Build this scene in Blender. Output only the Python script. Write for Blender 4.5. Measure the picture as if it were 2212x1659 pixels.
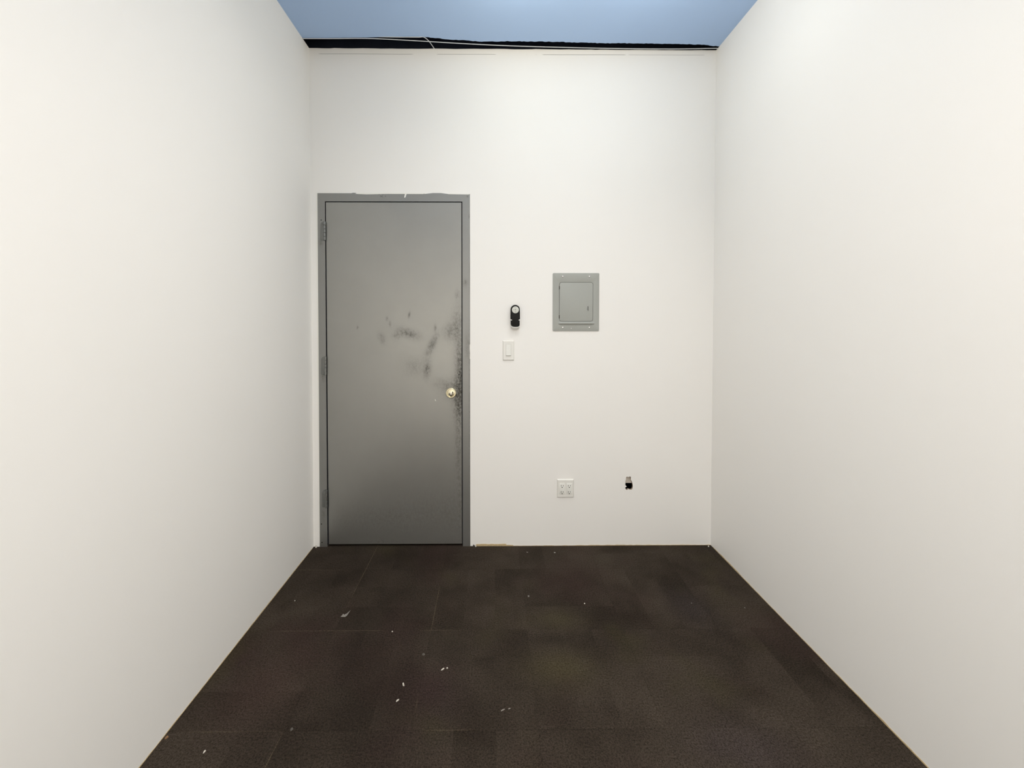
import bpy, bmesh, math, random
from mathutils import Vector, Matrix

for o in list(bpy.data.objects):
    bpy.data.objects.remove(o, do_unlink=True)
scene = bpy.context.scene
COL = scene.collection
random.seed(7)
PI = math.pi

# room, metres: camera stands at x=0 y=0, back wall at y=D
D, H = 2.3611, 2.9742
XL, XR, YF = -1.0795, 1.3312, -1.35

# ------------------------------------------------------------------ camera
cam_d = bpy.data.cameras.new('camera')
cam = bpy.data.objects.new('camera', cam_d)
COL.objects.link(cam)
cam.location = (0, 0, 1.3663)
cam_d.sensor_fit = 'HORIZONTAL'
cam_d.sensor_width = 36
cam_d.lens = 850 / 2212 * 36
cam_d.shift_x = (1106 - 1069.4) / 2212
cam_d.shift_y = (710.06 - 829.5) / 2212
cam_d.clip_start = 0.02
yaw, pitch = 0.00725, 0.02013
cam.rotation_euler = (PI / 2 - pitch, 0, -yaw)
scene.camera = cam

# ------------------------------------------------------------------ light
world = bpy.data.worlds.new('world')
scene.world = world
world.use_nodes = True
world.node_tree.nodes['Background'].inputs[0].default_value = (1, 0.97, 0.92, 1)
world.node_tree.nodes['Background'].inputs[1].default_value = 0.0

def lamp(name, kind, loc, power, col, size=0.1, size_y=None, rot=(0, 0, 0)):
    ld = bpy.data.lights.new(name, kind)
    ld.energy = power
    ld.color = col
    if kind == 'AREA':
        ld.shape = 'RECTANGLE'
        ld.size = size
        ld.size_y = size_y or size
    else:
        ld.shadow_soft_size = size
    lo = bpy.data.objects.new(name, ld)
    COL.objects.link(lo)
    lo.location = loc
    lo.rotation_euler = rot
    return lo

# two bare bulbs close under the ceiling, a small square ceiling lamp above the viewer
# (key light), plus two added fills: a broad one under the ceiling, one behind the viewer
lamp('bulb_light', 'POINT', (0.12, 1.62, H - 0.18), 6.8, (1, 0.935, 0.77), 0.04)
lamp('bulb_light', 'POINT', (0.74, 1.64, H - 0.17), 4.5, (1, 0.95, 0.83), 0.035)
k = lamp('ceiling_lamp_light', 'AREA', (0.40, -0.25, H - 0.05), 22, (1, 0.945, 0.875), 0.3, 0.3)
k.data.spread = math.radians(150)
k = lamp('ceiling_fill_light', 'AREA', (0.13, 0.5, H - 0.03), 21, (1, 0.945, 0.875), 1.8, 2.6)  # broad fill added to even out the wall brightness
k.data.spread = math.radians(130)
lamp('front_fill_light', 'AREA', (0.05, YF + 0.02, 0.80), 16.5, (1, 0.95, 0.88), 2.1, 1.4, (-PI / 2, 0, 0))  # added fill in front of the closed wall behind the viewer

vs = scene.view_settings
scene.display_settings.display_device = 'sRGB'
vs.view_transform = 'Standard'
vs.look = 'None'
vs.gamma = 1
vs.use_curve_mapping = False
vs.exposure = 0.0

# ------------------------------------------------------------------ materials
def lin(c):
    return tuple(((v / 255) / 12.92 if v / 255 <= 0.04045 else ((v / 255 + 0.055) / 1.055) ** 2.4) for v in c)

class NT:
    """small helper around a material node tree"""
    def __init__(s, name):
        s.m = bpy.data.materials.new(name)
        s.m.use_nodes = True
        s.t = s.m.node_tree
        s.b = s.t.nodes['Principled BSDF']
        s.co = None
    def n(s, kind, **kw):
        nd = s.t.nodes.new(kind)
        for k, v in kw.items():
            setattr(nd, k, v)
        return nd
    def l(s, a, b):
        s.t.links.new(a, b)
    def coords(s):
        if not s.co:
            s.co = s.n('ShaderNodeTexCoord').outputs['Object']
        return s.co
    def val(s, sock, v):
        if isinstance(v, (int, float)):
            sock.default_value = v
        elif isinstance(v, tuple):
            sock.default_value = (*v, 1) if len(v) == 3 else v
        else:
            s.l(v, sock)
    def math(s, op, a, b=None, c=None, clamp=False):
        nd = s.n('ShaderNodeMath', operation=op, use_clamp=clamp)
        s.val(nd.inputs[0], a)
        if b is not None: s.val(nd.inputs[1], b)
        if c is not None: s.val(nd.inputs[2], c)
        return nd.outputs[0]
    def ramp(s, v, a, b):
        nd = s.n('ShaderNodeMapRange', interpolation_type='SMOOTHSTEP')
        s.val(nd.inputs[0], v)
        nd.inputs[1].default_value = a
        nd.inputs[2].default_value = b
        return nd.outputs[0]
    def mix(s, f, a, b, blend='MIX'):
        nd = s.n('ShaderNodeMix', data_type='RGBA', blend_type=blend)
        s.val(nd.inputs[0], f)
        s.val(nd.inputs[6], a)
        s.val(nd.inputs[7], b)
        return nd.outputs[2]
    def noise(s, scale, detail=3, rough=0.55, stretch=None, offset=None):
        co = s.coords()
        if stretch or offset:
            mp = s.n('ShaderNodeMapping')
            s.l(co, mp.inputs[0])
            if stretch: mp.inputs['Scale'].default_value = stretch
            if offset: mp.inputs['Location'].default_value = offset
            co = mp.outputs[0]
        nd = s.n('ShaderNodeTexNoise')
        s.l(co, nd.inputs['Vector'])
        nd.inputs['Scale'].default_value = scale
        nd.inputs['Detail'].default_value = detail
        nd.inputs['Roughness'].default_value = rough
        return nd.outputs[0]
    def xyz(s):
        sp = s.n('ShaderNodeSeparateXYZ')
        s.l(s.coords(), sp.inputs[0])
        return sp.outputs
    def bump(s, h, strength, dist=0.001):
        nd = s.n('ShaderNodeBump')
        nd.inputs['Strength'].default_value = strength
        nd.inputs['Distance'].default_value = dist
        s.l(h, nd.inputs['Height'])
        s.l(nd.outputs[0], s.b.inputs['Normal'])
    def blotch(s, cx, cz, rx, rz, ang=0.0):
        """0..1 soft ellipse in the object's x/z plane"""
        if not hasattr(s, '_xyz'): s._xyz = s.xyz()
        x = s.math('SUBTRACT', s._xyz[0], cx)
        z = s.math('SUBTRACT', s._xyz[2], cz)
        c, sn = math.cos(ang), math.sin(ang)
        u = s.math('ADD', s.math('MULTIPLY', x, c / rx), s.math('MULTIPLY', z, sn / rx))
        v = s.math('ADD', s.math('MULTIPLY', x, -sn / rz), s.math('MULTIPLY', z, c / rz))
        r2 = s.math('ADD', s.math('MULTIPLY', u, u), s.math('MULTIPLY', v, v))
        return s.math('POWER', 2.718, s.math('MULTIPLY', r2, -1.0))
    def set(s, color=None, rough=None, metal=None, spec=None):
        if color is not None: s.val(s.b.inputs['Base Color'], color)
        if rough is not None: s.val(s.b.inputs['Roughness'], rough)
        if metal is not None: s.b.inputs['Metallic'].default_value = metal
        if spec is not None: s.b.inputs['Specular IOR Level'].default_value = spec
        return s

def simple(name, col, rough=0.6, metal=0.0, spec=0.5, var=0.06, scale=60, bump=0.0):
    t = NT(name)
    nz = t.noise(scale, 4)
    a = tuple(c * (1 - var) for c in col)
    b = tuple(min(1, c * (1 + var)) for c in col)
    t.set(t.mix(nz, a, b), rough, metal, spec)
    if bump: t.bump(nz, bump)
    return t.m

WALL = (0.89, 0.878, 0.852)

def wall_paint(name, col=WALL, back=False):
    t = NT(name)
    big = t.noise(1.3, 2)
    peel = t.noise(420, 3, 0.6)
    c = t.mix(big, tuple(v * 0.985 for v in col), tuple(min(1, v * 1.015) for v in col))
    if back:
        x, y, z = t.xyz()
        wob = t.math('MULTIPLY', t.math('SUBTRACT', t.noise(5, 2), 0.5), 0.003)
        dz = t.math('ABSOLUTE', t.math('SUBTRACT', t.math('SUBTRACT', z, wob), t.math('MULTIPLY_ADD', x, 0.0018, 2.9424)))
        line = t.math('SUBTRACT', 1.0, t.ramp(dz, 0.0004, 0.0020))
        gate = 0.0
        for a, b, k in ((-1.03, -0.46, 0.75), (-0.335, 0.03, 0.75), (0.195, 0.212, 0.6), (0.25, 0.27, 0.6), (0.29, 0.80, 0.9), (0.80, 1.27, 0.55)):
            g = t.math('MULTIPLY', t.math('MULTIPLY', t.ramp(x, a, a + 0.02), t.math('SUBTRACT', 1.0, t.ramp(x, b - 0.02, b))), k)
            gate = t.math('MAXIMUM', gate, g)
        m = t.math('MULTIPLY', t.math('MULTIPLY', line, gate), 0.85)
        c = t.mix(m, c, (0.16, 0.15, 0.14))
    t.set(c, 0.62, spec=0.35)
    t.bump(peel, 0.12, 0.0008)
    return t.m

M_WALL = wall_paint('wall_paint_white')
M_BACK = wall_paint('back_wall_paint_white', back=True)
M_CORE = simple('raw_plasterboard_edge', (0.42, 0.33, 0.25), 0.9, var=0.25, scale=200)
M_TAN = simple('bare_board_tan', (0.54, 0.42, 0.24), 0.85, var=0.3, scale=90)
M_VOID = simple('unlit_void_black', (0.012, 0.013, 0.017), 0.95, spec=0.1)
M_DECK = simple('dark_deck_paint', (0.035, 0.042, 0.065), 0.9, spec=0.2, var=0.4, scale=9)
M_BOARD = simple('backing_board_beige', (0.62, 0.56, 0.49), 0.85, var=0.12, scale=60)
M_WHITE = simple('white_plastic', (0.80, 0.79, 0.75), 0.38, var=0.01)
M_ROCK = simple('white_plastic_rocker', (0.80, 0.80, 0.76), 0.3, var=0.01)
M_CAULK = simple('white_caulk', (0.86, 0.85, 0.80), 0.5, var=0.02)
M_BLACK = simple('black_plastic', (0.007, 0.007, 0.006), 0.5, spec=0.22, var=0.15)
M_DIAL = simple('keypad_grey_white', (0.66, 0.67, 0.62), 0.5, var=0.03)
M_INK = simple('grey_print', (0.27, 0.27, 0.24), 0.6)
M_SLOT = simple('socket_slot_dark', (0.03, 0.026, 0.02), 0.7)
M_DARK = simple('dark_hole', (0.008, 0.008, 0.007), 0.9, spec=0.1)
M_PANEL = simple('grey_enamel', (0.36, 0.37, 0.345), 0.48, var=0.03, scale=25)
M_ZINC = simple('zinc_screw', (0.75, 0.75, 0.74), 0.25, metal=0.9)
M_BRASS = simple('satin_brass', (0.82, 0.75, 0.55), 0.32, metal=1.0, var=0.08)
M_CABLE = simple('pale_cable_jacket', (0.62, 0.66, 0.70), 0.5)
M_CHIP = simple('plaster_chip_white', (0.62, 0.59, 0.52), 0.8, var=0.1)
M_SCRAP = simple('grey_paper_scrap', (0.20, 0.185, 0.165), 0.8, var=0.2)
M_FLUFF = simple('grey_lint', (0.085, 0.078, 0.066), 0.9, var=0.3, scale=300)
M_STREAK = simple('grey_plaster_streak', (0.22, 0.20, 0.175), 0.9)
M_RUST = simple('brown_chip', (0.24, 0.13, 0.06), 0.8, var=0.3)
M_PENCIL = simple('pencil_grey', (0.10, 0.10, 0.095), 0.7)

def ceiling_paint():
    t = NT('blue_ceiling_paint')
    nz = t.noise(3.0, 3)
    t.set(t.mix(nz, (0.395, 0.56, 0.845), (0.415, 0.585, 0.875)), 0.42, spec=0.5)
    t.bump(t.noise(90, 4), 0.25, 0.0012)
    return t.m
M_CEIL = ceiling_paint()

def carpet():
    t = NT('carpet_tile_brown')
    T = 0.425
    x, y, z = t.xyz()
    u = t.math('DIVIDE', t.math('SUBTRACT', x, -0.270), T)
    v = t.math('DIVIDE', t.math('SUBTRACT', y, 2.1375), T)
    fu, fv = t.math('FLOOR', u), t.math('FLOOR', v)
    cb = t.n('ShaderNodeCombineXYZ')
    t.l(fu, cb.inputs[0]); t.l(fv, cb.inputs[1])
    wn = t.n('ShaderNodeTexWhiteNoise', noise_dimensions='3D')
    t.l(cb.outputs[0], wn.inputs['Vector'])
    rnd = wn.outputs['Value']
    # woven bands inside each tile, quarter-turned from tile to tile
    par = t.math('MODULO', t.math('ABSOLUTE', t.math('ADD', fu, fv)), 2.0)
    su, sv = t.math('FRACT', u), t.math('FRACT', v)
    along = t.n('ShaderNodeMix', data_type='FLOAT'); across = t.n('ShaderNodeMix', data_type='FLOAT')
    for nd, a, b in ((along, su, sv), (across, sv, su)):
        t.l(par, nd.inputs[0]); t.l(a, nd.inputs[2]); t.l(b, nd.inputs[3])
    band = t.math('FLOOR', t.math('MULTIPLY', across.outputs[0], 3.0))
    bv = t.n('ShaderNodeCombineXYZ')
    t.l(t.math('MULTIPLY_ADD', along.outputs[0], 1.5, t.math('MULTIPLY', fu, 7.31)), bv.inputs[0])
    t.l(t.math('MULTIPLY_ADD', band, 3.7, t.math('MULTIPLY', fv, 5.17)), bv.inputs[1])
    t.l(t.math('MULTIPLY', across.outputs[0], 1.6), bv.inputs[2])
    bn = t.n('ShaderNodeTexNoise')
    t.l(bv.outputs[0], bn.inputs['Vector'])
    bn.inputs['Scale'].default_value = 1.0
    bn.inputs['Detail'].default_value = 3
    soil = t.noise(2.3, 4, 0.6, offset=(5, 2, 0))
    soil2 = t.noise(9, 3, 0.6)
    pt = t.math('ADD', t.math('MULTIPLY', t.ramp(bn.outputs[0], 0.30, 0.68), 0.30), t.math('MULTIPLY', rnd, 0.12))
    pt = t.math('ADD', pt, t.math('MULTIPLY', t.ramp(soil, 0.32, 0.66), 0.36))
    pt = t.math('ADD', pt, t.math('MULTIPLY', soil2, 0.16))
    col = t.mix(pt, (0.0175, 0.0130, 0.0098), (0.0545, 0.0432, 0.0330))
    hue = t.noise(2.1, 2, offset=(3, 1, 0))
    col = t.mix(t.math('MULTIPLY', t.ramp(hue, 0.50, 0.72), 0.55), col, (0.0350, 0.0215, 0.0190))
    hue2 = t.noise(2.6, 2, offset=(9, 4, 0))
    col = t.mix(t.math('MULTIPLY', t.ramp(hue2, 0.56, 0.75), 0.45), col, (0.0440, 0.0380, 0.0200))
    # dark patches, strongest in front of the door and along the left half
    for (dx, dy, rx, ry, st) in ((-0.60, 2.22, 0.45, 0.10, 0.55), (-0.55, 1.60, 0.12, 0.20, 0.75), (-0.42, 1.95, 0.12, 0.16, 0.6), (-0.80, 2.05, 0.16, 0.06, 0.5),
                                 (-0.33, 1.50, 0.07, 0.30, 0.55), (-0.18, 1.62, 0.10, 0.10, 0.5), (0.25, 1.66, 0.13, 0.045, 0.55), (-0.45, 1.35, 0.10, 0.14, 0.45),
                                 (-0.15, 1.38, 0.20, 0.10, 0.4), (0.62, 1.98, 0.10, 0.05, 0.35), (0.90, 1.85, 0.06, 0.16, 0.35), (-0.70, 1.25, 0.30, 0.12, 0.35)):
        a = t.math('DIVIDE', t.math('SUBTRACT', x, dx), rx)
        b = t.math('DIVIDE', t.math('SUBTRACT', y, dy), ry)
        g = t.math('POWER', 2.718, t.math('MULTIPLY', t.math('ADD', t.math('MULTIPLY', a, a), t.math('MULTIPLY', b, b)), -1.0))
        g = t.math('MULTIPLY', g, t.math('MULTIPLY_ADD', soil2, 0.8, 0.35))
        col = t.mix(t.math('MULTIPLY', g, st), col, (0.0140, 0.0105, 0.0085))
    # old spills and worn patches with a tint of their own
    for (dx, dy, rx, ry, st, tint) in ((0.27, 1.52, 0.13, 0.075, 0.50, (0.060, 0.052, 0.026)), (0.30, 1.775, 0.11, 0.06, 0.40, (0.060, 0.052, 0.028)),
                                       (0.80, 1.22, 0.16, 0.09, 0.45, (0.040, 0.031, 0.033)), (-0.86, 1.45, 0.16, 0.15, 0.40, (0.048, 0.028, 0.025)),
                                       (0.95, 1.85, 0.10, 0.12, 0.30, (0.042, 0.035, 0.038)), (-0.20, 1.42, 0.10, 0.10, 0.35, (0.034, 0.021, 0.022)),
                                       (0.55, 2.20, 0.40, 0.10, 0.30, (0.066, 0.056, 0.042))):
        a = t.math('DIVIDE', t.math('SUBTRACT', x, dx), rx)
        b = t.math('DIVIDE', t.math('SUBTRACT', y, dy), ry)
        g = t.math('POWER', 2.718, t.math('MULTIPLY', t.math('ADD', t.math('MULTIPLY', a, a), t.math('MULTIPLY', b, b)), -1.0))
        col = t.mix(t.math('MULTIPLY', t.math('MULTIPLY', g, t.math('MULTIPLY_ADD', soil, 0.8, 0.6)), st), col, tint)
    # seams: some open and pale with worn backing, some only a dark hairline
    def edge(w):
        fr = t.math('FRACT', w)
        return t.math('MINIMUM', fr, t.math('SUBTRACT', 1.0, fr))
    for e, off, k in ((edge(u), (1, 7, 0), 1.0), (edge(v), (6, 3, 0), 0.8)):
        seam = t.math('SUBTRACT', 1.0, t.ramp(e, 0.0015, 0.0055))
        gate = t.ramp(t.noise(2.2, 3, offset=off), 0.47, 0.60)
        lite = t.math('MULTIPLY', t.math('MULTIPLY', seam, gate), t.math('SUBTRACT', 1.0, t.ramp(x, -0.25, 0.1)))
        col = t.mix(t.math('MULTIPLY', lite, 0.42 * k), col, (0.12, 0.095, 0.058))
        drk = t.math('MULTIPLY', seam, t.math('SUBTRACT', 1.0, gate))
        col = t.mix(t.math('MULTIPLY', drk, 0.22), col, (0.010, 0.008, 0.006))
    # loop pile
    pile = t.noise(430, 2, 0.7)
    pile2 = t.noise(170, 3, 0.7)
    pp = t.math('MULTIPLY', t.math('ADD', pile, pile2), 0.5)
    k = t.math('MULTIPLY_ADD', t.ramp(pp, 0.34, 0.66), 1.4, 0.38)
    kc = t.n('ShaderNodeCombineXYZ')
    for i in range(3): t.l(k, kc.inputs[i])
    col = t.mix(1.0, col, kc.outputs[0], 'MULTIPLY')
    t.set(col, 0.95, spec=0.06)
    t.bump(pp, 0.6, 0.003)
    return t.m
M_CARPET = carpet()

def steel_paint(name, col, marks=(), rough=0.42, metal=0.0):
    """grey painted steel; marks = grime and broad dark blotches (x, z, rx, rz, angle, strength)"""
    t = NT(name)
    nz = t.noise(7, 4)
    fine = t.noise(230, 3, 0.65)
    c = t.mix(nz, tuple(v * 0.95 for v in col), tuple(v * 1.05 for v in col))
    if marks:
        br = t.math('MULTIPLY', t.ramp(t.noise(62, 6, 0.8, stretch=(1.2, 1, 0.75)), 0.36, 0.64), t.math('MULTIPLY_ADD', t.ramp(t.noise(240, 4, 0.75), 0.36, 0.62), 0.7, 0.45))
        tot = 0.0
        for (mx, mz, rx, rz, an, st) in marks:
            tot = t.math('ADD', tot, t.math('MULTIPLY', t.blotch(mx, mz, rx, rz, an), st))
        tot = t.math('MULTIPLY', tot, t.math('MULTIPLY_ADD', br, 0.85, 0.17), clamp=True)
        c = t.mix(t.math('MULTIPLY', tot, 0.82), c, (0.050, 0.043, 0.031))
        t.l(t.math('MULTIPLY_ADD', tot, 0.35, rough), t.b.inputs['Roughness'])
    else:
        t.set(rough=rough)
    t.set(c, metal=metal, spec=0.5)
    t.bump(fine, 0.12, 0.0006)
    return t.m

# ------------------------------------------------------------------ geometry helpers
class MB:
    def __init__(s):
        s.bm = bmesh.new()
    def _add(s, tmp, mat=None):
        me = bpy.data.meshes.new('tmp')
        if mat: tmp.transform(mat)
        tmp.to_mesh(me); tmp.free()
        s.bm.from_mesh(me)
        bpy.data.meshes.remove(me)
        return s
    def box(s, x0, x1, y0, y1, z0, z1, bev=0.0, seg=2, mat=None):
        t = bmesh.new()
        bmesh.ops.create_cube(t, size=1)
        for v in t.verts:
            v.co = Vector(((x0 + x1) / 2 + v.co.x * (x1 - x0), (y0 + y1) / 2 + v.co.y * (y1 - y0), (z0 + z1) / 2 + v.co.z * (z1 - z0)))
        if bev:
            bmesh.ops.bevel(t, geom=t.edges[:], offset=bev, segments=seg, affect='EDGES', profile=0.5)
        return s._add(t, mat)
    def prism(s, outline, y0, y1, holes=(), bev=0.0, mat=None, seg=2):
        """outline in x/z, front face at y0, back at y1"""
        t = bmesh.new()
        for y in (y0, y1):
            es = []
            for loop in (outline, *holes):
                vs_ = [t.verts.new((x, y, z)) for x, z in loop]
                es += [t.edges.new((vs_[i], vs_[(i + 1) % len(vs_)])) for i in range(len(vs_))]
            if holes:
                bmesh.ops.triangle_fill(t, edges=es, use_beauty=True)
            else:
                t.faces.new(vs_)
        t.verts.ensure_lookup_table()
        n = len(t.verts) // 2
        i = 0
        for loop in (outline, *holes):
            L = len(loop)
            for j in range(L):
                a, b = i + j, i + (j + 1) % L
                t.faces.new((t.verts[a], t.verts[b], t.verts[n + b], t.verts[n + a]))
            i += L
        bmesh.ops.recalc_face_normals(t, faces=t.faces[:])
        if bev:
            ed = [e for e in t.edges if all(abs(v.co.y - y0) < 1e-7 for v in e.verts) and len(e.link_faces) == 2 and e.calc_face_angle(0) > 0.3]
            bmesh.ops.bevel(t, geom=ed, offset=bev, segments=seg, affect='EDGES', profile=0.5)
        return s._add(t, mat)
    def lathe(s, prof, cx, cz, n=32, mat=None):
        """prof = (radius, y) along the y axis through (cx, cz)"""
        t = bmesh.new()
        rings = []
        for r, y in prof:
            if r < 1e-6:
                rings.append([t.verts.new((cx, y, cz))])
            else:
                rings.append([t.verts.new((cx + r * math.cos(2 * PI * i / n), y, cz + r * math.sin(2 * PI * i / n))) for i in range(n)])
        for a, b in zip(rings, rings[1:]):
            for i in range(n):
                j = (i + 1) % n
                q = [a[i % len(a)], a[j % len(a)], b[j % len(b)], b[i % len(b)]]
                u = []
                for w in q:
                    if w not in u: u.append(w)
                if len(u) > 2: t.faces.new(u)
        bmesh.ops.recalc_face_normals(t, faces=t.faces[:])
        return s._add(t, mat)
    def tube(s, pts, r, n=8):
        t = bmesh.new()
        P = [Vector(p) for p in pts]
        rings = []
        for i, p in enumerate(P):
            d = (P[min(i + 1, len(P) - 1)] - P[max(i - 1, 0)]).normalized()
            a = d.cross(Vector((0, 0, 1)))
            if a.length < 0.1: a = d.cross(Vector((1, 0, 0)))
            a.normalize(); b = d.cross(a)
            rings.append([t.verts.new(p + a * r * math.cos(2 * PI * k / n) + b * r * math.sin(2 * PI * k / n)) for k in range(n)])
        for a, b in zip(rings, rings[1:]):
            for i in range(n):
                t.faces.new((a[i], a[(i + 1) % n], b[(i + 1) % n], b[i]))
        t.faces.new(rings[0]); t.faces.new(rings[-1])
        bmesh.ops.recalc_face_normals(t, faces=t.faces[:])
        return s._add(t)
    def build(s, name, mat, parent=None, smooth=False, loc=None):
        me = bpy.data.meshes.new(name)
        s.bm.to_mesh(me); s.bm.free()
        me.materials.append(mat)
        if smooth:
            for p in me.polygons: p.use_smooth = True
            me.set_sharp_from_angle(angle=math.radians(38))
        o = bpy.data.objects.new(name, me)
        COL.objects.link(o)
        if parent: o.parent = parent
        if loc: o.location = loc
        return o

def tag(o, label=None, cat=None, group=None, kind=None):
    if label: o['label'] = label
    if cat: o['category'] = cat
    if group: o['group'] = group
    if kind: o['kind'] = kind
    return o

def thing(name, loc, label, cat, group=None, kind=None):
    o = bpy.data.objects.new(name, None)
    COL.objects.link(o)
    o.empty_display_size = 0.05
    o.location = loc
    return tag(o, label, cat, group, kind)

def rrect(x0, x1, z0, z1, r, n=5):
    out = []
    for cx, cz, a0 in ((x1 - r, z1 - r, 0), (x0 + r, z1 - r, 90), (x0 + r, z0 + r, 180), (x1 - r, z0 + r, 270)):
        for i in range(n + 1):
            a = math.radians(a0 + 90 * i / n)
            out.append((cx + r * math.cos(a), cz + r * math.sin(a)))
    return out

def spline(pts, n=8):
    P = [Vector(p) for p in pts]
    P = [P[0] * 2 - P[1]] + P + [P[-1] * 2 - P[-2]]
    out = []
    for i in range(1, len(P) - 2):
        for k in range(n):
            t = k / n
            a, b, c, d = P[i - 1:i + 3]
            out.append(0.5 * ((2 * b) + (c - a) * t + (2 * a - 5 * b + 4 * c - d) * t * t + (3 * b - a - 3 * c + d) * t ** 3))
    out.append(P[-2])
    return out

# ------------------------------------------------------------------ setting
T = 0.12
tag(MB().box(XL - T, XR + T, YF - T, D + T, -0.10, 0.0).build('floor', M_CARPET),
    'dark brown square carpet tiles covering the floor', 'floor', kind='structure')
tag(MB().box(XL - T, XL, YF - T, D + T, 0, H).build('wall_left', M_WALL), 'plain white painted wall left of the grey door', 'wall', kind='structure')
tag(MB().box(XR, XR + T, YF - T, D + T, 0, H).build('wall_right', M_WALL), 'plain white painted wall on the right side', 'wall', kind='structure')
tag(MB().box(XL, XR, YF - T, YF, 0, H).build('wall_front', M_WALL), 'white painted wall behind the viewer', 'wall', kind='structure')

# door opening and jagged hole cut through the back wall board
DX0, DX1, DZ1 = -1.0435, -0.1330, 2.1215
HX, HZ = 0.8270, 0.3780
HOLE = [(-0.0075, .0440), (-0.0145, .0425), (-0.0165, .0350), (-0.0175, .0300), (-0.0150, .0265), (-0.0190, .0200), (-0.0205, .0120),
        (-0.0195, .0040), (-0.0200, -.0060), (-0.0175, -.0130), (-0.0110, -.0175), (-0.0165, -.0200), (-0.0205, -.0215), (-0.0190, -.0290),
        (-0.0150, -.0370), (-0.0090, -.0385), (-0.0040, -.0345), (0.0000, -.0325), (0.0040, -.0350), (0.0080, -.0375), (0.0150, -.0370),
        (0.0190, -.0320), (0.0215, -.0200), (0.0210, -.0060), (0.0185, .0040), (0.0160, .0140), (0.0125, .0270), (0.0145, .0340),
        (0.0125, .0420), (0.0085, .0455), (0.0035, .0430), (0.0000, .0405)]
# painted edge sits just outside the board core
HOLE = [(x * (1.22 if x > 0 and z < 0.02 else 1.0), z) for x, z in HOLE]
hole = [(HX + x, HZ + z) for x, z in HOLE]
B = 0.014
outline = [(XL, 0), (DX0, 0), (DX0, DZ1), (DX1, DZ1), (DX1, 0), (XR, 0), (XR, H)]
x = XR - 0.06
while x > XL + 0.04:                                    # slightly uneven cut along the top edge
    outline.append((x, H + random.uniform(-0.0016, 0.0012)))
    x -= random.uniform(0.02, 0.07)
outline.append((XL, H))
wb = MB().prism(outline, D, D + B, [hole]).build('wall_back', M_BACK)
tag(wb, 'white painted back wall holding the grey door', 'wall', kind='structure')
# raw board showing on the sides of the hole
inner = [(HX + x * 0.985, HZ + z * 0.985) for x, z in HOLE]
MB().prism([(HX + x * 1.03, HZ + z * 1.03) for x, z in HOLE], D + 0.002, D + B, [inner]).build('broken_board_edge', M_CORE, wb)
MB().box(HX - 0.06, HX + 0.06, D + B + 0.0005, D + B + 0.012, HZ - 0.0005, HZ + 0.10).build('backing_board', M_BOARD, wb)
MB().box(DX1 + 0.02, XR, D + 0.10, D + T, 0, H - 0.002).build('rear_board', M_VOID, wb)
MB().box(XL, DX1 + 0.02, D + 0.10, D + T, DZ1 + 0.02, H - 0.002).build('rear_board', M_VOID, wb)
MB().box(XL, XR, D + B, D + T, H - 0.04, H - 0.003).build('top_plate', M_VOID, wb)

# ceiling with a ragged edge that stops short of the back wall
edge = [(-1.0766, 2.278), (-0.9556, 2.2771), (-0.7175, 2.2718), (-0.5585, 2.2652), (-0.414, 2.2624), (-0.3239, 2.2727),
        (-0.2201, 2.2867), (-0.0348, 2.3003), (0.0984, 2.2956), (0.3386, 2.2977), (0.6084, 2.3071), (0.9048, 2.3088),
        (1.1215, 2.3111), (1.2332, 2.318), (1.3208, 2.329)]
ep = [(XL - T, 2.278)]
for (xa, ya), (xb, yb) in zip(edge, edge[1:]):
    n = max(2, int((xb - xa) / 0.012))
    for i in range(n):
        k = i / n
        rough_e = 0.0004 if xa < -0.45 else 0.0026
        ep.append((xa + (xb - xa) * k, ya + (yb - ya) * k + random.uniform(-1, 1) * rough_e))
ep += [(edge[-1][0], edge[-1][1]), (XR + T, 2.333)]
bm_c = MB().prism([(XL - T, YF - T), (XR + T, YF - T)] + ep[::-1], 0, 0.012, mat=Matrix(((1, 0, 0, 0), (0, 0, 1, 0), (0, 1, 0, H), (0, 0, 0, 1))))
bmesh.ops.recalc_face_normals(bm_c.bm, faces=bm_c.bm.faces[:])
ceil = tag(bm_c.build('ceiling', M_CEIL), 'blue painted ceiling with a ragged rear edge', 'ceiling', kind='structure')
MB().box(XL - T, XR + T, D + T, D + T + 0.02, H - 0.1, H + 0.32).box(XL - T, XR + T, YF - T, D + T + 0.02, H + 0.32, H + 0.34) \
    .box(XL - T - 0.02, XL - T, YF - T, D + T, H - 0.02, H + 0.34).box(XR + T, XR + T + 0.02, YF - T, D + T, H - 0.02, H + 0.34) \
    .box(XL - T, XR + T, YF - T - 0.02, YF - T, H - 0.02, H + 0.34).build('dark_upper_deck', M_DECK, ceil)

# bare board showing where a skirting board was pulled off
def skirting(name, pts, label):
    """pts = (distance along, height) ; returns closed outline"""
    out = [(pts[0][0], 0.0), (pts[-1][0], 0.0)]
    top = []
    for (a, ha), (b, hb) in zip(pts, pts[1:]):
        n = max(2, int(abs(b - a) / 0.018))
        for i in range(n):
            k = i / n
            top.append((a + (b - a) * k, max(0.0008, ha + (hb - ha) * k + random.uniform(-0.0012, 0.0012))))
    top.append(pts[-1])
    return out + top[::-1]
tag(MB().prism(skirting('', [(-0.100, 0.010), (-0.085, 0.0125), (0.040, 0.0120), (0.085, 0.0125), (0.0855, 0.0070), (0.125, 0.0060), (0.130, 0.0012),
                             (0.36, 0.0016), (0.52, 0.0022), (0.60, 0.0034), (0.74, 0.0046), (0.90, 0.0036), (1.10, 0.0040), (1.33, 0.0026)], ''), D - 0.0015, D + 0.001)
    .build('trim_1', M_TAN), 'bare tan board strip along the bottom of the back wall', 'trim', kind='structure')
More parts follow.
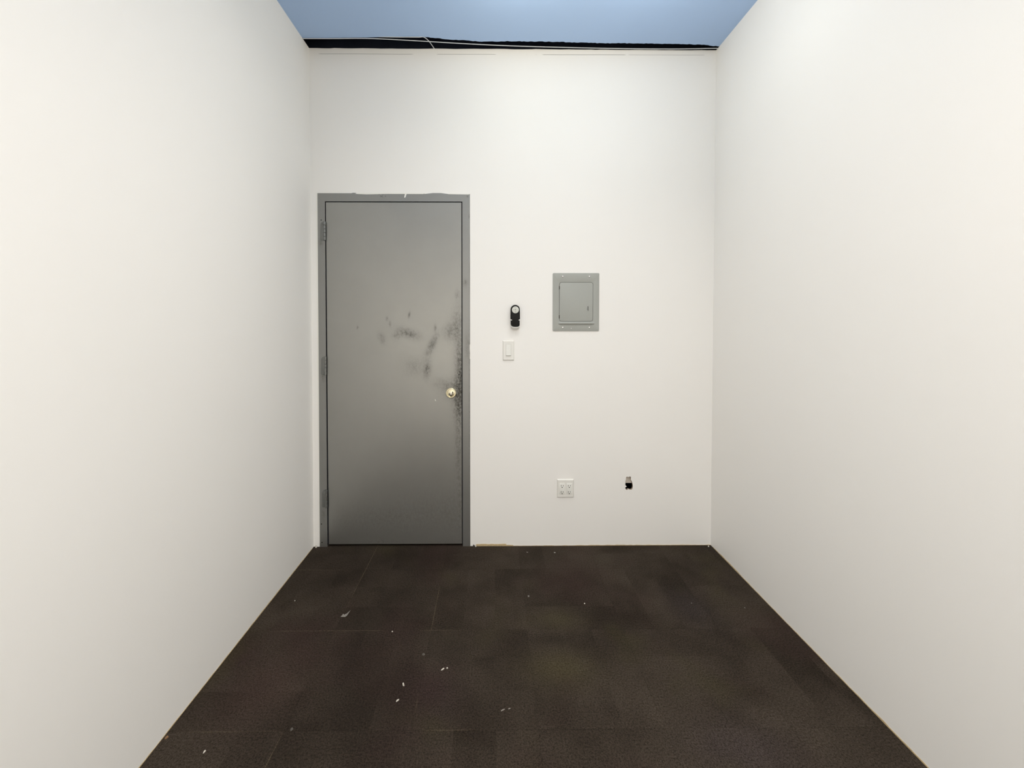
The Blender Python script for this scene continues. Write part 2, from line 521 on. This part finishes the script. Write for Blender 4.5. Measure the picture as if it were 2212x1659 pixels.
RZ = Matrix(((0, 1, 0, 0), (1, 0, 0, 0), (0, 0, 1, 0), (0, 0, 0, 1)))
def side_strip(pts, x0, x1):
    m = MB().prism(skirting('', pts, ''), x0, x1, mat=RZ)
    bmesh.ops.recalc_face_normals(m.bm, faces=m.bm.faces[:])
    return m
tag(side_strip([(-1.0, 0.003), (1.2, 0.003), (1.5, 0.0025), (1.75, 0.004), (1.95, 0.005), (2.2, 0.004), (2.34, 0.003)], XL - 0.001, XL + 0.0012)
    .build('trim_2', M_TAN), 'thin tan paper edge along the bottom of the left wall', 'trim', kind='structure')
tag(side_strip([(-1.0, 0.003), (1.2, 0.004), (1.3, 0.0055), (1.45, 0.003), (1.7, 0.0025), (1.95, 0.003), (2.1, 0.0055), (2.25, 0.0055), (2.34, 0.0025)], XR - 0.0012, XR + 0.001)
    .build('trim_3', M_TAN), 'thin tan paper edge along the bottom of the right wall', 'trim', kind='structure')

# ------------------------------------------------------------------ door
PX = lambda x: x + 0.5883            # wall x -> door-local x (door root sits at x=-0.5883)
door = thing('door_1', (-0.5883, D, 0), 'grey painted steel door closed in its steel frame', 'door', kind='structure')
GREY = (0.345, 0.342, 0.322)
leaf_marks = [
    (PX(-0.196), 1.10, 0.030, 0.30, 0, 0.55), (PX(-0.190), 1.02, 0.026, 0.17, 0, 0.55), (PX(-0.240), 0.955, 0.060, 0.055, 0, 0.60),
    (PX(-0.200), 0.865, 0.034, 0.11, 0, 0.75), (PX(-0.205), 0.58, 0.020, 0.22, 0, 0.55), (PX(-0.195), 0.32, 0.014, 0.25, 0, 0.35),
    (PX(-0.362), 1.22, 0.020, 0.070, -0.45, 0.75), (PX(-0.390), 1.073, 0.020, 0.046, -0.15, 0.80), (PX(-0.505), 1.291, 0.060, 0.024, -0.3, 0.85),
    (PX(-0.575), 1.276, 0.026, 0.022, 0.2, 0.40), (PX(-0.660), 1.262, 0.018, 0.035, 0.4, 0.55), (PX(-0.470), 1.09, 0.055, 0.055, 0, 0.30),
    (PX(-0.497), 1.402, 0.006, 0.018, -0.2, 0.80), (PX(-0.612), 1.347, 0.006, 0.014, 0, 0.70), (PX(-0.630), 1.378, 0.007, 0.012, 0, 0.55),
    (PX(-0.807), 1.326, 0.006, 0.011, 0, 0.60), (PX(-0.342), 1.325, 0.007, 0.020, 0, 0.70), (PX(-0.255), 1.30, 0.035, 0.05, 0, 0.55),
    (PX(-0.215), 1.35, 0.03, 0.09, 0, 0.35), (PX(-0.210), 1.52, 0.014, 0.03, 0, 0.40), (PX(-0.66), 0.028, 0.09, 0.009, 0, 0.55), (PX(-0.315), 0.99, 0.05, 0.03, 0, 0.25),
    (PX(-0.52), 0.17, 0.36, 0.085, 0.02, 0.34), (PX(-0.36), 0.27, 0.20, 0.09, 0, 0.14), (PX(-0.24), 0.20, 0.07, 0.16, 0, 0.22)]  # last row: broad blotches darken the lower part of the leaf
frame_marks = [(PX(-0.160), 1.592, 0.012, 0.020, 0, 0.6), (PX(-0.137), 1.99, 0.004, 0.012, 0, 0.9), (PX(-0.148), 2.106, 0.006, 0.006, 0.6, 0.9),
               (PX(-1.012), 1.03, 0.012, 0.030, 0, 0.6), (PX(-1.018), 1.83, 0.012, 0.020, 0, 0.5), (PX(-0.150), 1.22, 0.014, 0.09, 0, 0.35),
               (PX(-1.02), 0.20, 0.010, 0.04, 0, 0.4), (PX(-0.137), 0.8, 0.003, 0.6, 0, 0.45)]
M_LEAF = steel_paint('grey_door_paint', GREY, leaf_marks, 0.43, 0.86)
M_FRAME = steel_paint('grey_frame_paint', (0.30, 0.30, 0.288), frame_marks, 0.47, 0.82)
M_HINGE = steel_paint('grey_hinge_paint', (0.215, 0.22, 0.21), ((0, 0, 1, 1, 0, 0.25),), 0.45, 0.7)
LX0, LX1, LZ0, LZ1 = -0.9895, -0.1835, 0.0135, 2.0715
top_edge = [(-1.0375, 2.1240), (-0.835, 2.1240), (-0.828, 2.1268), (-0.812, 2.1262), (-0.802, 2.1200), (-0.76, 2.1200), (-0.75, 2.1180), (-0.70, 2.1185),
            (-0.62, 2.1205), (-0.52, 2.1212), (-0.40, 2.1205), (-0.352, 2.1262), (-0.306, 2.1262), (-0.26, 2.1200), (-0.1335, 2.1185)]
right_edge = [(-0.1335, 1.9), (-0.1345, 1.86), (-0.1335, 1.72), (-0.1350, 1.69), (-0.1335, 1.5), (-0.1335, 1.222), (-0.1352, 1.205), (-0.1335, 1.17), (-0.1335, 1.152), (-0.1350, 1.140), (-0.1335, 1.1), (-0.1330, 0.0)]
left_edge = [(-1.0420, 0.0), (-1.0410, 0.4), (-1.0395, 1.0), (-1.0385, 1.5)]
fo = top_edge + right_edge + [(LX1 + 0.0055, 0.0), (LX1 + 0.0055, LZ1 + 0.0048), (LX0 - 0.0045, LZ1 + 0.0048), (LX0 - 0.0075, 0.0)] + left_edge
fo = [(PX(a), b) for a, b in fo]
fr = MB().prism(fo, -0.0018, 0.048)
fr.box(PX(LX0 - 0.02), PX(LX0 + 0.014), 0.048, 0.09, 0, LZ1 + 0.02).box(PX(LX1 - 0.014), PX(LX1 + 0.03), 0.048, 0.09, 0, LZ1 + 0.02).box(PX(LX0), PX(LX1), 0.048, 0.09, LZ1 - 0.014, LZ1 + 0.03)
frame = fr.build('door_frame', M_FRAME, door)
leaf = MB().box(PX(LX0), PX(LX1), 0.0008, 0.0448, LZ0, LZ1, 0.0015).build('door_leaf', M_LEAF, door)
MB().box(PX(DX0), PX(DX1), 0.092, 0.12, 0, DZ1).build('dark_space_behind', M_VOID, door)
MB().box(PX(LX0), PX(LX1), 0.030, 0.09, -0.001, 0.0022, 0.0006).build('threshold', M_SCRAP, door)
o = MB().box(PX(LX0 - 0.0075), PX(LX0) - 0.0002, 0.004, 0.0475, LZ0, LZ1 + 0.0045).box(PX(LX1) + 0.0002, PX(LX1 + 0.0054), 0.004, 0.0475, LZ0, LZ1 + 0.0045).box(PX(LX0), PX(LX1), 0.004, 0.0475, LZ1 + 0.0002, LZ1 + 0.0047).build('gap_shade', M_VOID, door)  # black strips put into the gap as its shade
o['label'] = 'black strip standing for the shade in the door gap'
# caulk squeezed out around the frame
cb = MB()
cb.prism([(PX(-1.0440), 0.02), (PX(-1.0412), 0.02), (PX(-1.0380), 1.4), (PX(-1.0375), 2.1245), (PX(-1.0465), 2.1255), (PX(-1.0470), 1.4)], -0.0010, 0.002)
cb.prism([(PX(-0.815), 2.1200), (PX(-0.75), 2.1175), (PX(-0.62), 2.1200), (PX(-0.41), 2.1200), (PX(-0.40), 2.1255), (PX(-0.60), 2.1262), (PX(-0.79), 2.1262)], -0.0024, 0.001)
cb.prism([(PX(-0.262), 2.1195), (PX(-0.14), 2.1180), (PX(-0.128), 2.122), (PX(-0.25), 2.1235)], -0.0022, 0.001)
cb.prism([(PX(-0.1350), 1.222), (PX(-0.1315), 1.23), (PX(-0.1310), 1.13), (PX(-0.1350), 1.140), (PX(-0.1335), 1.17), (PX(-0.1352), 1.205)], -0.0026, 0.001)
o = cb.build('caulk_bead', M_CAULK, door); o['label'] = 'white caulk'
o = MB().prism([(PX(-0.5185), 2.1225), (PX(-0.5090), 2.1200), (PX(-0.5165), 2.0990), (PX(-0.5235), 2.0985)], -0.0027, -0.0010).build('paint_mark', M_CAULK, door)
o['label'] = 'white paint sliver'
pm = MB()
for (ax, az, bx, bz) in ((829.5, 421.0, 826.5, 423.0), (824.5, 425.5, 826.0, 425.0), (826.0, 424.0, 829.0, 427.0), (823.2, 422.5, 824.8, 426.5), (833.8, 423.0, 834.6, 426.0), (819.5, 421.0, 821.5, 420.2)):
    k = 1 / 364.0
    w = lambda px, pz: (PX(-0.660 + (px - 825) * k), 2.108 - (pz - 424) * k)
    A, Bp = w(ax, az), w(bx, bz)
    d = Vector((Bp[0] - A[0], Bp[1] - A[1])); nn = Vector((-d.y, d.x)).normalized() * 0.0010
    pm.prism([(A[0] + nn.x, A[1] + nn.y), (A[0] - nn.x, A[1] - nn.y), (Bp[0] - nn.x, Bp[1] - nn.y), (Bp[0] + nn.x, Bp[1] + nn.y)], -0.0021, -0.0015)
o = pm.build('pencil_mark', M_PENCIL, door); o['label'] = 'faint pencil scribble'
for (hx, hz, r) in ((-1.0312, 0.1395, 0.0034), (-1.0288, 0.0270, 0.0034), (-1.0168, 1.9650, 0.0032)):
    MB().lathe([(0, -0.0022), (r, -0.0022), (r, 0.001)], PX(hx), hz, 14).build('screw_hole', M_DARK, door)
MB().lathe([(0, 0.0002), (0.0032, 0.0002), (0.0032, 0.002)], PX(-0.1990), 1.0425, 12).build('screw_hole', M_DARK, leaf)
o = MB().prism([(PX(-0.345), 0.893), (PX(-0.343), 0.894), (PX(-0.3385), 0.884), (PX(-0.3405), 0.883)], 0.0002, 0.002).build('paint_mark', M_CAULK, leaf)
o['label'] = 'small white paint fleck'
# hinges: painted leaf plate, five-knuckle barrel
for (z0, z1, cx) in ((1.8432, 1.9556, -0.9990), (1.0415, 1.1528, -1.0005), (0.240, 0.3500, -1.0025)):
    hb = MB().prism([(PX(cx - 0.0240), z0 + 0.010), (PX(cx - 0.021), z0 + 0.003), (PX(cx), z0), (PX(cx), z1), (PX(cx - 0.014), z1 - 0.004), (PX(cx - 0.0225), z1 - 0.016)], -0.0055, 0.0005, bev=0.0018)
    hg = hb.build('hinge', M_HINGE, door, True)
    kb = MB()
    L = (z1 - z0) / 5
    SW = Matrix(((1, 0, 0, 0), (0, 0, 1, 0), (0, 1, 0, 0), (0, 0, 0, 1)))
    for i in range(5):
        a, b = z0 + i * L + 0.0005, z0 + (i + 1) * L - 0.0005
        kb.lathe([(0, a), (0.0062, a), (0.0072, a + 0.001), (0.0072, b - 0.001), (0.0062, b), (0, b)], PX(cx + 0.0045), -0.0085, 18, mat=SW)
    bmesh.ops.recalc_face_normals(kb.bm, faces=kb.bm.faces[:])
    kb.build('hinge_barrel', M_HINGE, hg, True)
# brass lock rose with the knob taken off: dished face, spindle bar and three openings
KX, KZ = PX(-0.2472), 0.9331
rose = MB().lathe([(0.0310, 0.001), (0.0310, -0.0050), (0.0300, -0.0085), (0.0275, -0.0105), (0.0250, -0.0105), (0.0232, -0.0085), (0.0222, -0.0050),
                   (0.0180, -0.0058), (0.0090, -0.0085), (0, -0.0092)], KX, KZ, 48).build('lock_rose', M_BRASS, door, True)
rose['label'] = 'round brass lock rose with the knob missing'
MB().prism([(KX - 0.0020, KZ + 0.0075), (KX + 0.0030, KZ + 0.0060), (KX + 0.0048, KZ - 0.0090), (KX - 0.0020, KZ - 0.0100)], -0.0150, -0.0060, bev=0.0012).build('spindle', M_ZINC, rose)
for oo in ([(-0.0160, -0.0080), (-0.0110, -0.0020), (-0.0050, -0.0045), (-0.0065, -0.0085)],
           [(0.0075, 0.0090), (0.0125, 0.0080), (0.0145, 0.0030), (0.0120, -0.0030), (0.0075, -0.0020)],
           [(-0.0030, -0.0125), (0.0035, -0.0125), (0.0030, -0.0200), (-0.0030, -0.0205)]):
    MB().prism([(KX + a, KZ + b) for a, b in oo], -0.0094, -0.0050).build('lock_opening', M_SLOT, rose)

# ------------------------------------------------------------------ electrical panel
ox, oz = 0.5020, 1.3048
pn = thing('electrical_panel', (ox, D, oz), 'flush grey steel breaker panel cover on the back wall right of the remote', 'electrical panel')
w2, hh = 0.1391, 0.3472
dx0, dx1, dz0, dz1 = 0.4032 - ox, 0.6031 - ox, 1.3633 - oz, 1.5950 - oz
g = 0.0015
MB().prism(rrect(-w2, w2, 0, hh, 0.006), -0.0045, 0.0, [rrect(dx0 - g, dx1 + g, dz0 - g, dz1 + g, 0.014)], bev=0.0012).build('panel_cover', M_PANEL, pn, True)
MB().box(-w2 + 0.02, w2 - 0.02, -0.0008, -0.0002, 0.02, hh - 0.02).build('panel_tub', M_PENCIL, pn)
pdoor = MB().prism(rrect(dx0, dx1, dz0, dz1, 0.0125), -0.0050, -0.0012, bev=0.0010).build('panel_door', M_PANEL, pn, True)
# pressed ridge under the door: swells out and tucks back in at the lower side
rb = MB()
prof = [(0.0110, 0.0), (0.009, 0.0030), (0.0065, 0.0065), (0.0040, 0.0085), (0.0020, 0.0088), (-0.0010, 0.0075), (-0.0065, 0.0025), (-0.0090, 0.0)]
t = bmesh.new(); rings = []
for i in range(25):
    k = i / 24; xx = (0.3942 - ox) + (0.6143 - 0.3942) * k
    f_ = min(1.0, min(k, 1 - k) / 0.09) ** 0.6 if 0 < k < 1 else 0.02
    rings.append([t.verts.new((xx, -0.0044 - d * f_, (1.3494 - oz) + z * (0.35 + 0.65 * f_))) for z, d in prof])
for a, b in zip(rings, rings[1:]):
    for i in range(len(prof) - 1): t.faces.new((a[i], b[i], b[i + 1], a[i + 1]))
bmesh.ops.recalc_face_normals(t, faces=t.faces[:])
rb._add(t)
rb.build('pressed_ridge', M_PANEL, pn, True)
for sx, sz in ((0.422, 1.6324), (0.581, 1.6325), (0.423, 1.3271), (0.5824, 1.3271)):
    s_ = MB().lathe([(0.0050, -0.0044), (0.0050, -0.0062), (0.0038, -0.0078), (0, -0.0085)], sx - ox, sz - oz, 18).build('screw', M_ZINC, pn, True)
    s_['label'] = 'bright zinc screw'
for z in (1.5640, 1.3900):
    MB().box(dx0 - 0.0030, dx0 + 0.0012, -0.0058, -0.0040, z - oz - 0.010, z - oz + 0.010, 0.0005).build('panel_hinge', M_SLOT, pdoor)
lt = MB().prism([(0.5735 - ox - 0.0018, 1.4530 - oz), (0.5735 - ox + 0.0030, 1.4530 - oz), (0.5735 - ox + 0.0035, 1.4300 - oz), (0.5735 - ox + 0.0018, 1.4225 - oz), (0.5735 - ox + 0.0002, 1.4300 - oz), (0.5735 - ox - 0.0035, 1.4400 - oz)], -0.0056, -0.0040).build('latch', M_PENCIL, pdoor)
MB().box(0.5735 - ox - 0.0050, 0.5735 - ox - 0.0012, -0.0085, -0.0045, 1.4335 - oz, 1.4475 - oz, 0.0010).build('latch_lever', M_PANEL, lt)
MB().lathe([(0, -0.0052), (0.0022, -0.0052), (0.0022, -0.004)], 1.0 * (0.4735 - ox), 1.3215 - oz, 10).build('paint_speck', M_CAULK, pn)

# ------------------------------------------------------------------ remote in its wall cradle
rx, rz = 0.1370, 1.3091
cr = thing('wall_cradle', (rx, D, rz), 'white wall bracket holding the small black remote', 'remote holder')
def u_outline(w, z_top, rbz, n=14):
    pts = [(w, z_top)]
    for i in range(n + 1):
        a = -PI * i / n
        pts.append((w * math.cos(a), rbz + rbz * math.sin(a)))
    pts.append((-w, z_top))
    return pts[::-1]
MB().prism(u_outline(0.0285, 0.098, 0.0285), -0.0035, 0.0).build('back_plate', M_WHITE, cr, True)
t = bmesh.new(); rings = []
N = 20
for (y, rzv, wv) in ((-0.0, 0.0285, 0.0288), (-0.006, 0.0262, 0.0288), (-0.013, 0.0232, 0.0286), (-0.020, 0.0190, 0.0284), (-0.026, 0.0150, 0.0280), (-0.0285, 0.0125, 0.0270), (-0.0285, 0.0095, 0.0250), (-0.026, 0.0085, 0.0245), (-0.004, 0.0180, 0.0255)):
    rings.append([t.verts.new((wv * math.cos(-PI * i / N), y, 0.0285 + 0.004 * math.cos(PI * i / N) * 0 + rzv * math.sin(-PI * i / N) + (0.006 * (1 - i / N) if False else 0))) for i in range(N + 1)])
for a, b in zip(rings, rings[1:]):
    for i in range(N): t.faces.new((a[i], a[i + 1], b[i + 1], b[i]))
bmesh.ops.recalc_face_normals(t, faces=t.faces[:])
m = MB(); m._add(t); m.build('bottom_cup', M_WHITE, cr, True)
for s in (-1, 1):
    m = MB()
    pts = [(s * 0.0285, -0.002), (s * 0.0292, -0.016), (s * 0.0288, -0.0245), (s * 0.0262, -0.0275), (s * 0.0215, -0.0282)]
    t = bmesh.new(); rr = []
    for j, (px, py) in enumerate(pts):
        h_ = 0.0040 - 0.0004 * j
        dz = -0.0008 * j * j * 0.35
        rr.append([t.verts.new((px, py, 0.0660 + dz - h_)), t.verts.new((px, py, 0.0660 + dz + h_ * 0.55)), t.verts.new((px - s * 0.0018, py + 0.0018, 0.0660 + dz + h_ * 0.55)), t.verts.new((px - s * 0.0018, py + 0.0018, 0.0660 + dz - h_))])
    for a, b in zip(rr, rr[1:]):
        for i in range(4): t.faces.new((a[i], a[(i + 1) % 4], b[(i + 1) % 4], b[i]))
    t.faces.new(rr[0]); t.faces.new(rr[-1])
    bmesh.ops.recalc_face_normals(t, faces=t.faces[:])
    m._add(t); m.build('clip', M_WHITE, cr, True)

rem = thing('remote_control', (rx, D - 0.0038, 1.3290), 'black pill-shaped remote with round white keypad in the wall bracket', 'remote control')
def body_outline():
    pts = []
    zc, R = 0.1050, 0.0272
    for i in range(17):
        a = PI * i / 16
        pts.append((R * math.cos(a), zc + R * math.sin(a)))
    pts += [(-0.0280, 0.080), (-0.0286, 0.0500), (-0.0282, 0.0470), (-0.0225, 0.0440), (-0.0225, 0.0420), (-0.0262, 0.0395), (-0.0262, 0.0180), (-0.0225, 0.0090), (-0.0120, 0.0030), (-0.004, 0.0020),
            (0.0150, 0.0020), (0.0215, 0.0030), (0.0250, 0.0080), (0.0265, 0.0180), (0.0262, 0.0395), (0.0225, 0.0420), (0.0225, 0.0440), (0.0282, 0.0470), (0.0286, 0.0500), (0.0280, 0.080)]
    return pts
MB().prism(body_outline(), -0.0205, 0.0, bev=0.0028).build('remote_body', M_BLACK, rem, True)
kp = MB().lathe([(0.0205, -0.0200), (0.0205, -0.0212), (0.0196, -0.0217), (0, -0.0219)], 0.0008, 0.1022, 40).build('keypad', M_DIAL, rem, True)
kp['label'] = 'round grey-white keypad'
m = MB()
def mark(x0, x1, z0, z1):
    m.box(0.0008 + x0, 0.0008 + x1, -0.0222, -0.0216, 0.1022 + z0, 0.1022 + z1)
for i in range(4): mark(-0.0058 + i * 0.0030, -0.0038 + i * 0.0030, 0.0108, 0.0138)
mark(-0.0135, -0.0070, -0.0012, 0.0012)
mark(0.0100, 0.0130, -0.0010, 0.0012)
mark(-0.0006, 0.0006, -0.0155, -0.0085); mark(-0.0022, 0.0022, -0.0128, -0.0116)
m.lathe([(0.0014, -0.0220), (0.0038, -0.0222), (0.0038, -0.0216)], 0.0008, 0.1030, 16)
m.build('key_symbols', M_INK, kp)

# ------------------------------------------------------------------ light switch
sw = thing('light_switch', (0.0974, D, 1.1281), 'white rocker light switch beside the door below the remote', 'light switch')
M_PL = M_WHITE
pl = MB().prism(rrect(-0.0345, 0.0345, 0, 0.1205, 0.0015), -0.0075, 0.0)
for v in pl.bm.verts:
    if v.co.y < -0.004:                                      # sloped rim
        v.co.x *= 1 - 0.0045 / 0.0345
        v.co.z = 0.1205 / 2 + (v.co.z - 0.1205 / 2) * (1 - 0.0050 / (0.1205 / 2))
pl.build('cover_plate', M_PL, sw)
MB().prism(rrect(-0.0152, 0.0152, 0.0268, 0.0987, 0.0015), -0.0077, -0.007).build('rocker_recess', M_INK, sw)
rk = MB().prism([(-0.0145, 0.0275), (0.0145, 0.0275), (0.0145, 0.0981), (-0.0145, 0.0981)], -0.0085, -0.0072)
for v in rk.bm.verts:
    if v.co.y < -0.008:
        v.co.y = -0.0135 + (v.co.z - 0.0275) / 0.0706 * 0.0055
        if v.co.z < 0.05: v.co.z += 0.0035
rk.build('rocker', M_ROCK, sw)
for z in (0.0118, 0.1085):
    MB().lathe([(0.0030, -0.0072), (0.0030, -0.0078), (0, -0.0081)], 0, z, 14).build('screw', M_WHITE, sw, True)

# ------------------------------------------------------------------ wall outlet with four sockets
ot = thing('wall_outlet', (0.4430, D, 0.2969), 'white double wall outlet with four sockets low on the back wall', 'electrical outlet')
c1, c2 = 0.4225 - 0.4430 - 0.0005, 0.4648 - 0.4430 + 0.0005
pl = MB().prism(rrect(-0.0515, 0.0515, 0, 0.112, 0.0015), -0.0075, 0.0)
for v in pl.bm.verts:
    if v.co.y < -0.004:                                      # sloped rim
        v.co.x *= 1 - 0.0045 / 0.0515
        v.co.z = 0.112 / 2 + (v.co.z - 0.112 / 2) * (1 - 0.0050 / (0.112 / 2))
pl.build('cover_plate', M_PL, ot)
for c in (c1, c2):
    r_ = MB().prism(rrect(c - 0.0166, c + 0.0166, 0.0228, 0.0896, 0.0026), -0.0092, -0.0070, bev=0.0008).build('receptacle', M_ROCK, ot, True)
    for zc in (0.0365, 0.0745):
        q = MB().box(c - 0.0074, c - 0.0048, -0.0096, -0.0080, zc - 0.0046, zc + 0.0046).box(c + 0.0048, c + 0.0072, -0.0096, -0.0080, zc - 0.0040, zc + 0.0040)
        q.lathe([(0, -0.0096), (0.0030, -0.0096), (0.0030, -0.008)], c, zc - 0.0105, 14)
        q.build('socket_slots', M_SLOT, r_)

# ------------------------------------------------------------------ cables in the ceiling gap
zc = H - 0.003
c1p = [(-1.0766, 2.278, zc), (-0.90, 2.2772, zc), (-0.6924, 2.2753, zc), (-0.4327, 2.2919, zc), (-0.169, 2.3126, zc), (0.1541, 2.3314, zc), (0.6459, 2.3455, zc), (1.0576, 2.3485, zc), (1.3290, 2.3407, zc)]
tag(MB().tube(spline(c1p), 0.0022).build('cable', M_CABLE, smooth=True), 'pale cable running the whole width of the ceiling gap', 'cable', 'cables in the ceiling gap')
c2p = [(-0.70, 2.2690, H + 0.004), (-0.56, 2.2655, H - 0.001), (-0.470, 2.2625, zc), (-0.414, 2.2624, zc), (-0.3914, 2.2677, zc + 0.005), (-0.3737, 2.2878, zc + 0.007), (-0.3578, 2.3216, zc + 0.007), (-0.3431, 2.3620, H + 0.0025), (-0.339, 2.375, H + 0.002)]
tag(MB().tube(spline(c2p), 0.0022).build('cable', M_CABLE, smooth=True), 'short pale cable curving down over the wall top above the door', 'cable', 'cables in the ceiling gap')

# ------------------------------------------------------------------ litter on the carpet
def chip(x, y, L, W, Ht, ang, mat, label, name='paint_chip', cat='paint chip', group='pale chips lying on the carpet', seed=0):
    rg = random.Random(seed)
    n = 9
    t = bmesh.new()
    lo, hi = [], []
    for i in range(n):
        a = 2 * PI * i / n
        r = rg.uniform(0.7, 1.1)
        px, py = math.cos(a) * L / 2 * r, math.sin(a) * W / 2 * r
        lo.append(t.verts.new((px, py, 0.0)))
        hi.append(t.verts.new((px * 0.75, py * 0.75, Ht * rg.uniform(0.6, 1.15))))
    t.faces.new(lo); t.faces.new(hi)
    for i in range(n):
        j = (i + 1) % n
        t.faces.new((lo[i], lo[j], hi[j], hi[i]))
    bmesh.ops.recalc_face_normals(t, faces=t.faces[:])
    m = MB(); m._add(t)
    o = m.build(name, mat, loc=(x, y, 0.0))
    o.rotation_euler = (0, 0, ang)
    return tag(o, label, cat, group)

G = 'pale chips lying on the carpet'
chips = [
    (-0.4394, 1.7058, .0060, .0050, .003, 0.3, M_CHIP, 'tiny white chip on a tile seam straight in front of the door'),
    (-0.3337, 1.4530, .0165, .0065, .004, 2.0, M_CHIP, 'brightest long white chip, upper of the two splinters left of centre'),
    (-0.3411, 1.3908, .0130, .0050, .003, 0.8, M_CHIP, 'slim white splinter just in front of the brightest long chip'),
    (-0.9127, 1.2271, .0110, .0050, .003, 1.3, M_CHIP, 'lone white chip on the carpet nearest the left wall and the viewer'),
    (-0.9631, 1.8999, .0055, .0050, .003, 0.0, M_CHIP, 'tiny pale speck beside the left wall, far from the other chips'),
    (-0.1937, 1.5168, .0150, .0045, .003, 0.6, M_CHIP, 'thin pale sliver, left one of the close pair near the middle seam'),
    (-0.1774, 1.5218, .0070, .0060, .003, 0.0, M_CHIP, 'small round pale chip, right one of the close pair near the middle seam'),
    (0.0366, 1.3536, .0220, .0050, .002, 0.45, M_STREAK, 'dull grey streak of plaster, longer one at the front centre'),
    (0.0604, 1.3584, .0110, .0045, .002, 0.3, M_STREAK, 'short dull streak at the right end of the longer grey one'),
    (0.1798, 1.9237, .0110, .0100, .003, 0.2, M_SCRAP, 'pale crumb in the middle of the carpet, below the light switch'),
    (0.4461, 1.8706, .0065, .0060, .003, 0.0, M_CHIP, 'tiny white crumb on the carpet in front of the outlet'),
    (0.3672, 2.2886, .0120, .0110, .003, 0.7, M_SCRAP, 'pale crumb close to the back wall, just below the outlet'),
    (0.2067, 2.2944, .0130, .0060, .002, 2.6, M_SCRAP, 'faint sliver close to the back wall, left of the outlet'),
    (1.2023, 1.8373, .0055, .0045, .002, 0.0, M_SCRAP, 'faint speck on the carpet near the right wall'),
    (0.9645, 1.8698, .0055, .0045, .002, 0.0, M_SCRAP, 'faint speck on the carpet in front of the wall hole'),
]
for i, (cx, cy, L, W, h_, an, mt, lb) in enumerate(chips):
    chip(cx, cy, L, W, h_, an, mt, lb, seed=i)
chip(1.3095, 2.345, .0110, .0090, .005, 0, M_CHIP, 'pale chip in the far right corner of the floor', seed=31)
chip(-1.0665, 1.2698, .0120, .0060, .005, 0.9, M_RUST, 'brown splinter at the foot of the left wall', 'wood_splinter', 'splinter', None, 41)
# torn paper scrap
sc = MB()
t = bmesh.new()
pp = [(-.017, -.012, 0), (.004, -.014, .001), (.012, -.010, .004), (.017, .020, .007), (.006, .006, .003), (-.004, -.002, .002), (-.010, .002, .004)]
a = [t.verts.new(p) for p in pp]; b = [t.verts.new((p[0], p[1], p[2] + 0.0008)) for p in pp]
t.faces.new(a); t.faces.new(b)
for i in range(len(pp)): t.faces.new((a[i], a[(i + 1) % len(pp)], b[(i + 1) % len(pp)], b[i]))
bmesh.ops.recalc_face_normals(t, faces=t.faces[:])
sc._add(t)
tag(sc.build('paper_scrap', M_SCRAP, loc=(-0.6824, 1.8054, 0.0003)), 'torn grey paper scrap lying on the seam in front of the door', 'paper scrap')
chip(-0.2813, 1.5859, .013, .009, .004, 0.5, M_FLUFF, 'small tuft of grey lint on the middle carpet seam', 'lint_tuft', 'lint', 'lint on the carpet', 51)
chip(-0.6708, 1.2932, .010, .012, .003, 0.2, M_FLUFF, 'grey lint on the carpet nearest the left front', 'lint_tuft', 'lint', 'lint on the carpet', 52)
# crumbled plaster at both feet of the door frame
for (cx, cy, s_, mt, lb, sd) in ((-1.062, D - 0.008, 1.0, M_CHIP, 'white plaster crumb between the left wall and the door frame', 61),
                                (-0.1120, D - 0.006, 0.9, M_SLOT, 'dark crumb at the right foot of the door frame', 62),
                                (-0.0995, D - 0.006, 0.8, M_CHIP, 'white crumb just right of the dark crumb by the door frame', 63)):
    chip(cx, cy, .013 * s_, .010 * s_, .012 * s_, 0.4, mt, lb, 'plaster_crumb', 'plaster crumb', 'crumbs at the feet of the door frame', sd)
